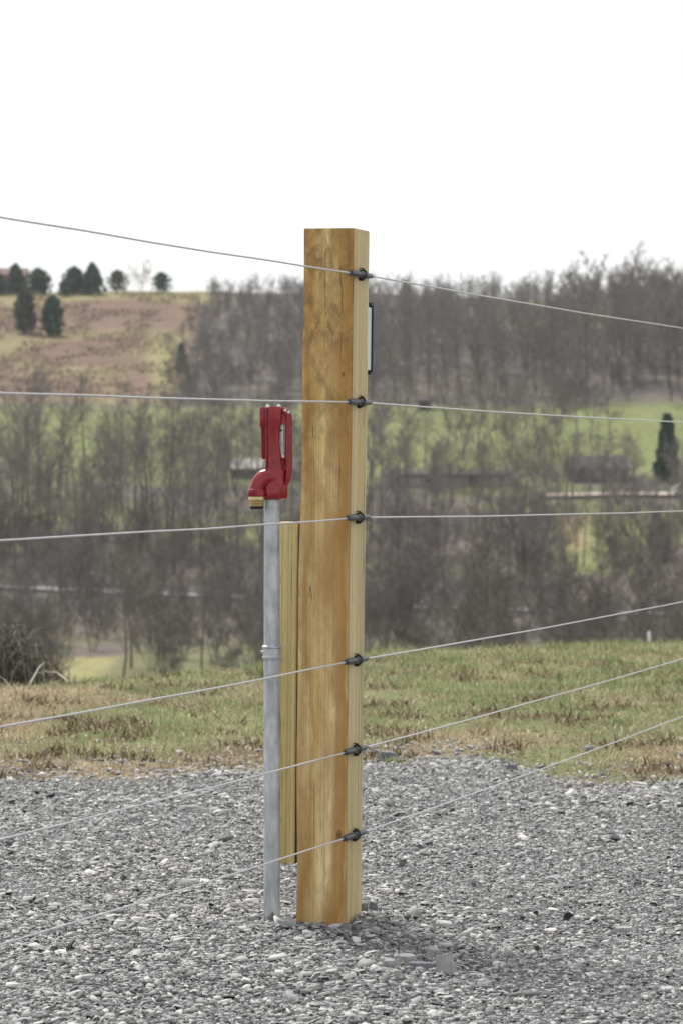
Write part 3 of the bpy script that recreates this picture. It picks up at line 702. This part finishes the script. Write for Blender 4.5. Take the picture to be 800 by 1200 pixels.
# ------------------------------------------------------------------ bramble bush, fallen branches, clods at the crest
def bush(px, py_base, D, W, H, seed, label, nl=6000, name='bramble_bush'):
    rng = np.random.default_rng(seed); X = (px-400)/F*D; T = TB()
    for i in range(260):
        a = rng.uniform(0, 6.28); r_ = rng.uniform(.1, 1) * W / 2
        p0 = np.array((rng.normal(0, W*.15), rng.normal(0, W*.15), -.03)); p1 = np.array((math.cos(a)*r_, math.sin(a)*r_, 0)); hm = H * rng.uniform(.5, 1.1)
        ts = np.linspace(0, 1, 7); pts = p0[None]*(1-ts)[:, None] + p1[None]*ts[:, None]; pts[:, 2] = np.sin(ts*2.6)*hm; pts += rng.normal(0, .012, pts.shape)
        T.tube(pts, np.linspace(.006, .002, 7), 4)
    a = rng.uniform(0, 6.28, nl); u = rng.uniform(0, 1, nl); r_ = W*.5*np.sqrt(u); top = H*np.sqrt(np.clip(1-u, 0, 1))*(.7+.5*fbm(np.cos(a)*r_*6+9, np.sin(a)*r_*6+9, seed))
    P = np.stack([np.cos(a)*r_, np.sin(a)*r_, top*rng.uniform(0.05, 1, nl)**.6], -1)
    P = P[fbm(P[:, 0]*9+50, P[:, 2]*9+P[:, 1]*7+50, seed+3) > .42]
    v, f = cards(rng, P, rng.uniform(.012, .03, len(P)))
    plant(name, (mesh_np('stem', *T.arrays(), M_brushtwig), mesh_np('foliage', v, f, M_bushleaf)), X, D, 1, 0, label, 'bush', parts=('stem', 'foliage'))
bush(-2, 0, 22.5, .95, .6, 401, 'dark green bramble bush at the left edge of the grass', 4200)
bush(56, 0, 23.0, .5, .36, 402, 'low loose bramble clump right of the larger bush', 1200)
def fallen(pts, r0_, label, D, side=3, seed=1):
    rng = np.random.default_rng(seed); base = at(pts[0][0], pts[0][1], D); m = MB(); P = []
    for (a, b_, dd) in pts: q = at(a, b_, D + dd); P.append(q - base)
    rad = np.linspace(r0_, r0_*.35, len(P)); m.tube(P, rad, 7)
    for k in range(side):
        i = rng.integers(1, len(P)); d = (P[i] - P[i-1]).normalized(); e_ = P[i] + (d + Vector(rng.normal(0, .6, 3))).normalized() * .16
        m.tube([P[i] - d * .01, (P[i] + e_) / 2 + Vector((0, 0, .01)), e_], [r0_*.5, r0_*.35, r0_*.15], 5)
    add('fallen_branch', m.mesh('fallen_branch', M_deadwood, auto=True), label=label, cat='branch', group='bleached branches lying at the bramble bush', loc=base)
fallen([(-14, 832, 0), (0, 818, .1), (10, 812, .2), (22, 800, .2)], .007, 'bleached branch reaching in from the left edge, nearest the camera', 19.2, 3, 1)
fallen([(26, 818, 0), (36, 800, .2), (46, 782, .3), (52, 776, .4)], .006, 'pale stick leaning steeply against the bramble clump', 20.0, 1, 2)
fallen([(97, 815, 0), (84, 802, .2), (72, 792, .4), (66, 788, .5)], .006, 'pale stick lying in the grass right of the bramble clump', 20.2, 1, 3)
fallen([(88, 820, 0), (70, 815, .1), (50, 818, .1), (30, 822, .0)], .005, 'thin curved pale stick lying flat along the grass', 19.6, 2, 4)
fallen([(4, 845, 0), (8, 826, .1), (9, 812, .2), (14, 806, .3)], .005, 'forked pale twig standing up at the far left of the grass', 19.0, 2, 5)

# ------------------------------------------------------------------ air
m = MB(); m.box(-900, 900, -60, 5900, -60, 48); hm = bpy.data.materials.new('haze'); hm.use_nodes = True; ht = hm.node_tree; ht.nodes.clear()
pv = ht.nodes.new('ShaderNodeVolumePrincipled'); pv.inputs['Color'].default_value = (.86, .9, .96, 1); pv.inputs['Density'].default_value = .0001; pv.inputs['Anisotropy'].default_value = .3
ho = ht.nodes.new('ShaderNodeOutputMaterial'); ht.links.new(pv.outputs[0], ho.inputs['Volume'])
add('haze', m.mesh('haze', hm), kind='stuff', label='thin pale haze softening the far hillside', cat='haze')
scene.cycles.volume_bounces = 1
# ------------------------------------------------------------------ the post
POSTH = 1.857; S = .0698; YAW = -17.5
cl = at(405, 1088, 9.50)
lean = Matrix.Rotation(R(.66), 4, 'Y'); Rz = Matrix.Rotation(R(YAW), 4, 'Z')
corner = Rz @ Vector((S, -S, 0))
PM = Matrix.Translation((cl.x - corner.x, 9.50 - corner.y, 0)) @ lean @ Rz
# the post: front face stained, other faces pale, tiny worn edges and a slight bow
import bmesh
bm = bmesh.new(); nz_ = 26; ring = []
for i in range(nz_ + 1):
    z = -.25 + (POSTH + .25) * i / nz_
    bow = .0022 * math.sin(max(z, 0) / POSTH * math.pi * 1.3)
    w0 = .0016 * math.sin(z * 5.1 + 1) + .0012 * math.sin(z * 11.7)
    ring.append([bm.verts.new((x, y, z)) for x, y in ((-S + w0 - bow, -S), (S - bow*.3 + w0*.3, -S), (S - bow*.3, S), (-S - bow, S))])
for i in range(nz_):
    for j in range(4):
        f = bm.faces.new((ring[i][j], ring[i][(j+1) % 4], ring[i+1][(j+1) % 4], ring[i+1][j])); f.material_index = 0 if j == 0 else 1
f = bm.faces.new(ring[-1]); f.material_index = 2; f = bm.faces.new(ring[0][::-1]); f.material_index = 2
bmesh.ops.recalc_face_normals(bm, faces=bm.faces)
ed = [e for e in bm.edges if len(e.link_faces) == 2 and e.calc_face_angle(0) > 1]
bmesh.ops.bevel(bm, geom=ed, offset=.0018, segments=2, affect='EDGES')
me = bpy.data.meshes.new('fence_post'); bm.to_mesh(me); bm.free()
for m_ in (M_front, M_side, M_endgrain): me.materials.append(m_)
post = add('fence_post', None, label='tall square wooden fence post standing in the gravel, carrying six wires', cat='fence post')
post.matrix_world = PM
add('timber', me, post)
# board beside the post
bx0, bx1 = -S - .0085 - .067, -S - .0085
bm = bmesh.new(); bmesh.ops.create_cube(bm, size=1)
for v in bm.verts: v.co = Vector(((bx0+bx1)/2 + v.co.x*(bx1-bx0), -.020 + v.co.y * .085, .163 + (v.co.z+.5) * .912))
bmesh.ops.bevel(bm, geom=bm.edges[:], offset=.002, segments=2, affect='EDGES')
me = bpy.data.meshes.new('side_board'); bm.to_mesh(me); bm.free(); me.materials.append(M_board)
add('side_board', me, post, label='pale yellow board fixed to the left side of the post')
m = MB(); m.box(-S - .0084, -S - .0024, -.054, .015, .165, 1.07); add('gap_shade', m.mesh('gap_shade', M_bark2), post, label='added dark strip standing in for the shade in the gap between post and board')  # no real part: dark strip added so the gap reads as deep shade
# nails joining it are hidden; shallow metal box on the back of the post
m = MB(); m.box(.012, .064, S + .001, S + .048, 1.485, 1.655); bk = add('back_plate', m.mesh('back_plate', M_panelgrey, bevel=.002), post, label='pale grey metal box fixed behind the post with a dark rim')
m = MB(); m.box(.008, .068, S + .048, S + .056, 1.475, 1.668); m.box(.008, .068, S + .030, S + .0475, 1.474, 1.481); m.box(.008, .068, S + .030, S + .0475, 1.659, 1.667)
add('dark_rim', m.mesh('dark_rim', M_navy), bk)

# insulators on the right face, and the wires they carry
WIRES = [(322, 254, 385), (471, 460, 495), (606, 633, 599), (773, 852, 705), (878, 984, 772), (978, 1108, 840)]
inv = PM.inverted()
names_w = ['topmost fence wire, sloping down to the right against the sky', 'second fence wire from the top, crossing above the red hydrant',
           'third fence wire from the top, crossing the pipe just below the hydrant', 'fourth fence wire from the top, crossing the pipe at its coupling',
           'fifth fence wire from the top, in front of the grass edge', 'lowest fence wire, crossing in front of the gravel']
rw = random.Random(3)
for n_, (yp, yl, yr) in enumerate(WIRES):
    zc = CAMZ + (HOR - yp) / F * 9.56
    loc = Vector((S + .0085, -.022, zc)); I = PM @ loc
    Lp = at(0, yl, 7.37); Rp = at(800, yr, 13.8)
    dl = (Lp - I); dr = (Rp - I)
    pts = []
    for s in np.linspace(2.1, .0, 14): pts.append(I + dl * s + Vector((0, 0, -.012 * (s * (1 - s)) )))
    for s in np.linspace(.0, 3.2, 22)[1:]: pts.append(I + dr * s + Vector((0, 0, -.016 * (s * (1 - s)))))
    for i_, q_ in enumerate(pts[1:-1]):
        if (q_ - I).length > .2: q_ += Vector((0, 0, rw.uniform(-.0012, .0012)))
    m = MB(); m.tube(pts, .0022, 8)
    add('fence_wire', m.mesh('fence_wire', M_wire, auto=True), label=names_w[n_], cat='fence wire', group='wires strung along the fence')
    # the insulator: split tube, raised collar, staple
    u = (dr.normalized() - dl.normalized()).normalized()
    ul = (inv.to_3x3() @ u).normalized(); ax = Vector(ul); side = Vector((1, 0, 0)); side = (side - ax * side.dot(ax)).normalized(); up = side.cross(ax)
    if up.z < 0: up = -up
    tw_ = rw.uniform(-.35, .35)
    side, up = side * math.cos(tw_) + up * math.sin(tw_), up * math.cos(tw_) - side * math.sin(tw_)
    Mx = Matrix((( *[side.x], ax.x, up.x, loc.x), (side.y, ax.y, up.y, loc.y), (side.z, ax.z, up.z, loc.z), (0, 0, 0, 1)))
    m = MB(); Lh = .098                                         # seen foreshortened along the wire
    m.tube([(0, -Lh, 0), (0, -Lh + .004, 0), (0, -.012, 0), (0, .0, 0)], [.0066, .0078, .0078, .0072], 14)
    m.tube([(0, .006, 0), (0, .02, 0), (0, Lh - .018, 0), (0, Lh, 0)], [.0062, .0078, .0070, .0034], 14)
    m.tube([(0, -.0, 0), (0, .006, 0)], .0045, 10)
    m.box(-.003, .003, -Lh + .012, -.014, .0055, .0088)          # ridge on top
    ins = add('insulator', m.mesh('insulator', M_plastic, M=Mx, auto=True), post)
    m = MB()
    ring_ = [(math.cos(a) * .0118, .003 + .004 * math.sin(a), math.sin(a) * .0118) for a in np.linspace(-2.6, 2.6, 18)]
    m.tube(ring_, .0030, 8)
    add('collar', m.mesh('collar', M_black, M=Mx, auto=True), ins)
    m = MB()
    sa = tw_ + (.15 if n_ % 2 else -.1)
    m.tube([(-.008, -.001, -.015), (.004, -.002, -.0155), (.0105, 0, -.008), (.0112, .001, 0), (.0105, .001, .009), (.003, .001, .0165), (-.008, .001, .0165)], .0016, 6)
    add('staple', m.mesh('staple', M_plastic, M=Mx, auto=True), ins)

# ------------------------------------------------------------------ the yard hydrant
k = 9.53 / F
HX = (318.7 - 400) * k; HY = 9.528; HZ = CAMZ + (HOR - 1080) * k
hyd = add('yard_hydrant', None, label='red cast iron yard hydrant on a galvanised standpipe beside the post', cat='yard hydrant', loc=(HX, HY, HZ))
X_ = lambda p: (p - 318.7) * k
Z_ = lambda p: (1080 - p) * k
m = MB(); m.tube([(0, 0, -.15), (0, 0, Z_(700)), (0, 0, Z_(584))], [.0222, .0212, .0205], 32)
pipe = add('standpipe', m.mesh('standpipe', M_galv, auto=True), hyd)
m = MB(); m.loft([(Z_(773), 0, 0, .0235, .0235), (Z_(771), 0, 0, .0258, .0258), (Z_(769.5), 0, 0, .0258, .0258), (Z_(768.5), 0, 0, .0238, .0238), (Z_(760), 0, 0, .0238, .0238),
                  (Z_(759), 0, 0, .0262, .0262), (Z_(757), 0, 0, .0262, .0262), (Z_(756), 0, 0, .0225, .0225)], 32, 2)
m.tube([(X_(306), -.004, Z_(764)), (X_(310), -.004, Z_(764))], .004, 8)
add('coupling', m.mesh('coupling', M_galv, auto=True), pipe)
def sec(py_, x0, x1, hd, cy=0): return (Z_(py_), X_((x0+x1)/2), cy, (x1-x0)/2*k, hd*k)
m = MB()
m.loft([sec(585.5, 311, 334, 11), sec(584, 309, 337, 14), sec(582, 308.5, 338, 14.5), sec(569, 308.5, 338, 14.5), sec(567.5, 309.5, 336, 13.5), sec(566, 309.5, 334, 13),
        sec(553, 309.5, 334, 12.5), sec(550.5, 310, 333, 12), sec(548.5, 310.5, 332.5, 10.5), sec(545, 311, 331.5, 9.5), sec(538, 311, 330.5, 9), sec(520, 310.8, 328, 8.5),
        sec(505, 310.5, 328.5, 9), sec(499, 311, 329.5, 9.5), sec(490, 311.5, 331, 10), sec(480, 311.5, 331, 10), sec(477.5, 312, 330.5, 9.5), sec(476.5, 313, 329.5, 8.5)], 28, 3.4)
# rear web with a wider head, cast in one with the column
m.loft([sec(538, 307.5, 314, 5, 4*k), sec(536.5, 306.5, 314, 5.5, 4*k), sec(502, 305.8, 314, 5.5, 4*k), sec(499, 304.2, 314, 6.5, 4*k), sec(479, 304, 314, 6.5, 4*k), sec(477.5, 305, 314, 6, 4*k)], 20, 4)
# ribs
m.box(X_(311.5), X_(312.8), -10.4*k, -8.0*k, Z_(550), Z_(479)); 
m.tube([(X_(329.5), -.001, Z_(551)), (X_(331.5), 0, Z_(540)), (X_(331), 0, Z_(536))], [.007, .006, .004], 8)
m.box(X_(328), X_(336), -.009, .009, Z_(497.5), Z_(478.5))
# shoulder into the spout
sy = -9 * k
m.tube([(X_(325), 0, Z_(561)), (X_(316), sy*.35, Z_(559)), (X_(309), sy*.6, Z_(561)), (X_(304), sy*.85, Z_(566)), (X_(301.8), sy, Z_(572)), (X_(301.4), sy, Z_(575))],
       [.026, .0265, .0245, .0215, .0205, .0205], 24)
m.tube([(X_(310), sy*.5, Z_(551)), (X_(303), sy*.8, Z_(557)), (X_(297), sy, Z_(568))], [.004, .005, .005], 8)
m.tube([(X_(301.4), sy, Z_(573)), (X_(301.4), sy, Z_(574)), (X_(301.2), sy, Z_(580.5)), (X_(301.2), sy, Z_(582))], [.0222, .0243, .0243, .0218], 26)
body = add('hydrant_head', m.mesh('hydrant_head', M_red, auto=True), hyd)
m = MB(); cx = X_(301.4)
m.tube([(cx, sy, Z_(581.5)), (cx, sy, Z_(582)), (cx, sy, Z_(585.5)), (cx, sy, Z_(586.2))], [.0205, .0218, .0218, .0205], 26)
for q in range(4): zq = 586 + q * 1.9; rq = .0196 - q * .0006; m.tube([(cx, sy, Z_(zq)), (cx, sy, Z_(zq+.6)), (cx, sy, Z_(zq+1.1)), (cx, sy, Z_(zq+1.9))], [rq-.0028, rq, rq, rq-.0028], 24)
noz = add('brass_nozzle', m.mesh('brass_nozzle', M_brass, auto=True), hyd)
m = MB(); m.tube([(cx, sy, Z_(593.2)), (cx, sy, Z_(596.5))], [.0185, .0165], 24); add('nozzle_mouth', m.mesh('nozzle_mouth', M_hole, auto=True), noz)
# lever arm
m = MB(); vs_ = []; path = [(330, 479.5, 3.2), (334.5, 482, 4.6), (338, 487.5, 4.6), (338.6, 496, 4.3), (338.2, 515, 4.6), (338.2, 540, 4.8), (338, 553, 4.6), (337, 562, 3.8), (335, 568, 2.6)]
nn = 14; fs_ = []
for i, (a, b_, hw) in enumerate(path):
    a0, b0 = path[max(i-1, 0)][:2]; a1, b1 = path[min(i+1, len(path)-1)][:2]; tx, tz = a1-a0, -(b1-b0); l_ = math.hypot(tx, tz); nx, nzz = tz/l_, -tx/l_
    for j in range(nn):
        an = 2*math.pi*j/nn; c, s = math.cos(an), math.sin(an); c = math.copysign(abs(c)**.7, c); s = math.copysign(abs(s)**.7, s)
        vs_.append((X_(a) + nx*c*hw*k, s*6*k + .001, Z_(b_) + nzz*c*hw*k))
for i in range(len(path)-1):
    for j in range(nn): fs_.append((i*nn+j, i*nn+(j+1) % nn, (i+1)*nn+(j+1) % nn, (i+1)*nn+j))
fs_.append(tuple(range(nn))[::-1]); fs_.append(tuple((len(path)-1)*nn+j for j in range(nn))); m.extend(vs_, fs_)
lev = add('lever_handle', m.mesh('lever_handle', M_red, auto=True), hyd)
m = MB(); m.box(X_(329.4), X_(332.2), -.0045, -.001, Z_(535.5), Z_(497)); lk = add('link_rod', m.mesh('link_rod', M_galv, bevel=.0008), hyd)
m = MB(); m.tube([(X_(329.8), -.006, Z_(504.5)), (X_(329.8), -.0046, Z_(504.5))], .0028, 12); m.tube([(X_(330.8), -.006, Z_(521)), (X_(330.8), -.0046, Z_(521))], .0014, 10)
add('pin_hole', m.mesh('pin_hole', M_hole), lk)
for (a, b_, y, r_) in ((314, 475.6, -.004, 2.3), (327, 475.6, -.004, 2.4), (308.7, 549.5, -.012, 1.9), (333.4, 549.3, -.006, 2.2), (331.6, 534.6, -.006, 1.7), (303, 558.5, -.018, 1.5), (336.8, 567.2, -.008, 1.6)):
    m = MB(); m.tube([(X_(a), y, Z_(b_+1.6)), (X_(a), y, Z_(b_)), (X_(a), y, Z_(b_-1.1)), (X_(a), y, Z_(b_-1.5))], [r_*k*1.1, r_*k*1.1, r_*k*.8, r_*k*.3], 12)
    add('bolt', m.mesh('bolt', M_red if b_ > 545 else M_steel, auto=True), hyd)
for (a, b_) in ((334.6, 480.8), (338.6, 483)):
    m = MB(); m.tube([(X_(a), -.017, Z_(b_)), (X_(a), -.009, Z_(b_))], 1.9*k, 6); m.tube([(X_(a), -.020, Z_(b_)), (X_(a), -.0168, Z_(b_))], 1.1*k, 10)
    add('pivot_nut', m.mesh('pivot_nut', M_steel, auto=True), hyd)

# ------------------------------------------------------------------ larger stones one can count
def rock(px, py, w_, h_, d_, rz, tilt, mat, label, seed, lift=0.):
    D = CAMZ * F / (py - HOR); X = (px-400)/F*D; rng = np.random.default_rng(seed); kk_ = D / F
    bm = bmesh.new()
    for i in range(9):
        a = i / 9 * 6.283 + rng.uniform(-.3, .3); q = rng.uniform(.42, .56)
        for zz, f_ in ((-.5, 1), (rng.uniform(.3, .5), rng.uniform(.55, .92))):
            bm.verts.new((math.cos(a)*q*w_*kk_*f_*1.05, math.sin(a)*q*d_*kk_*f_*1.05, zz*h_*kk_))
    bmesh.ops.convex_hull(bm, input=bm.verts[:]); bmesh.ops.delete(bm, geom=[v for v in bm.verts if not v.link_faces], context='VERTS')
    bmesh.ops.dissolve_limit(bm, angle_limit=R(9), verts=bm.verts[:], edges=bm.edges[:])
    bmesh.ops.bevel(bm, geom=bm.edges[:], offset=.0009, segments=1, affect='EDGES')
    me = bpy.data.meshes.new('stone'); bm.to_mesh(me); bm.free(); me.materials.append(mat)
    o = add('stone', me, label=label, cat='stone', group='larger slate stones in the gravel', loc=(X, D, float(height(X, D)) + h_*kk_*.42 + .008 + lift)); o.rotation_euler = (R(tilt), R(tilt*.4), R(rz))
rock(520, 1147, 24, 26, 14, 20, -18, M_rock, 'large blocky grey stone standing tilted right of the post foot', 1)
rock(478, 1135, 28, 12, 22, -8, 6, M_rock, 'rounded pale stone at the left end of the little stone row', 2)
rock(494, 1141, 42, 8, 14, 4, 4, M_rockdark, 'long flat slate lying across the front of the stone row', 3)
rock(508, 1128, 16, 13, 16, 30, 12, M_rock, 'small stone behind the tilted block', 4)
rock(456, 1138, 20, 8, 16, -20, 6, M_rock, 'low stone left of the little stone row', 5)
rock(425, 1077, 14, 12, 14, 10, 14, M_rockdark, 'dark stone heaped against the right side of the post foot', 6, .012)
rock(437, 1074, 13, 10, 14, 50, 10, M_rockdark, 'dark stone second from the right side of the post foot', 7, .010)
rock(451, 1078, 16, 8, 14, -30, 8, M_rockdark, 'dark stone third out from the post foot', 8, .004)
rock(336, 1092, 26, 8, 18, 4, 4, M_rock, 'flat slate lying at the left front of the post foot', 9, .0)
rock(441, 1098, 13, 6, 12, 30, 6, M_rock, 'small pale stone in front of the post foot, to its right', 10)
rock(224, 953, 34, 5, 14, 2, 2, M_rock, 'long pale flat stone alone in the gravel at the left', 11)
rock(455, 893, 22, 13, 18, 12, 10, M_rockdark, 'brownish dark stone at the grass edge right of the post', 12)
rock(600, 905, 14, 9, 14, 12, 10, M_rockdark, 'dark stone in the gravel tongue at the grass edge', 13)
rock(730, 1096, 26, 8, 20, -10, 6, M_rock, 'pale broad stone in the gravel at the right', 14)
# two thin dead stems by the stone row
for (a, b_, hh, lb, tl_) in ((468, 1130, 34, 'taller thin dark stem sprouting from the gravel near the stone row', -4), (487, 1124, 20, 'shorter thin dark stem sprouting behind the stone row', 5)):
    D = CAMZ * F / (b_ - HOR); X = (a-400)/F*D; kk_ = D / F; z0 = float(height(X, D)); m = MB()
    m.tube([(0, 0, -.01), (tl_*.3*kk_, 0, hh*.5*kk_), (tl_*kk_, .004, hh*kk_)], [.0016, .0013, .0006], 6)
    for q in (.5, .8): m.tube([(tl_*q*kk_, 0, hh*q*kk_), (tl_*q*kk_ + .012*(1 if q > .6 else -1), 0, hh*q*kk_ + .010)], [.0009, .0004], 5)
    add('weed_stem', m.mesh('weed_stem', M_bark2), label=lb, cat='weed', loc=(X, D, z0 + .004))
# green tuft at the grass edge
def tuft(px, py, n, hmax, label, seed):
    rng = np.random.default_rng(seed); D = CAMZ*F/(py-HOR); X = (px-400)/F*D; V = []; Fa = []
    for i in range(n):
        a = rng.uniform(0, 6.28); p0 = np.array((rng.normal(0, .018), rng.normal(0, .018), -.004)); h = hmax*rng.uniform(.4, 1); l_ = rng.uniform(.1, .8); s = np.array((math.cos(a+1.57), math.sin(a+1.57), 0))*.0022
        d = np.array((math.cos(a)*l_, math.sin(a)*l_, 1.)); m1 = p0 + d*h*.5; tp = p0 + d*h + np.array((math.cos(a), math.sin(a), -.6))*h*.3*l_
        b0 = len(V); V += [p0-s, p0+s, m1+s*.8, m1-s*.8, tp]; Fa += [(b0, b0+1, b0+2), (b0, b0+2, b0+3), (b0+3, b0+2, b0+4)]
    add('grass_tuft', mesh_np('grass_tuft', np.array(V), Fa, M_grass), label=label, cat='grass tuft', loc=(X, D, float(height(X, D)) + .004))
tuft(461, 897, 120, .05, 'green grass tuft among stones just right of the post', 1)
tuft(722, 852, 90, .05, 'bright green tuft in the brown thatch at the right', 2)
tuft(545, 790, 60, .06, 'ragged green tuft near the grass crest right of the post', 3)
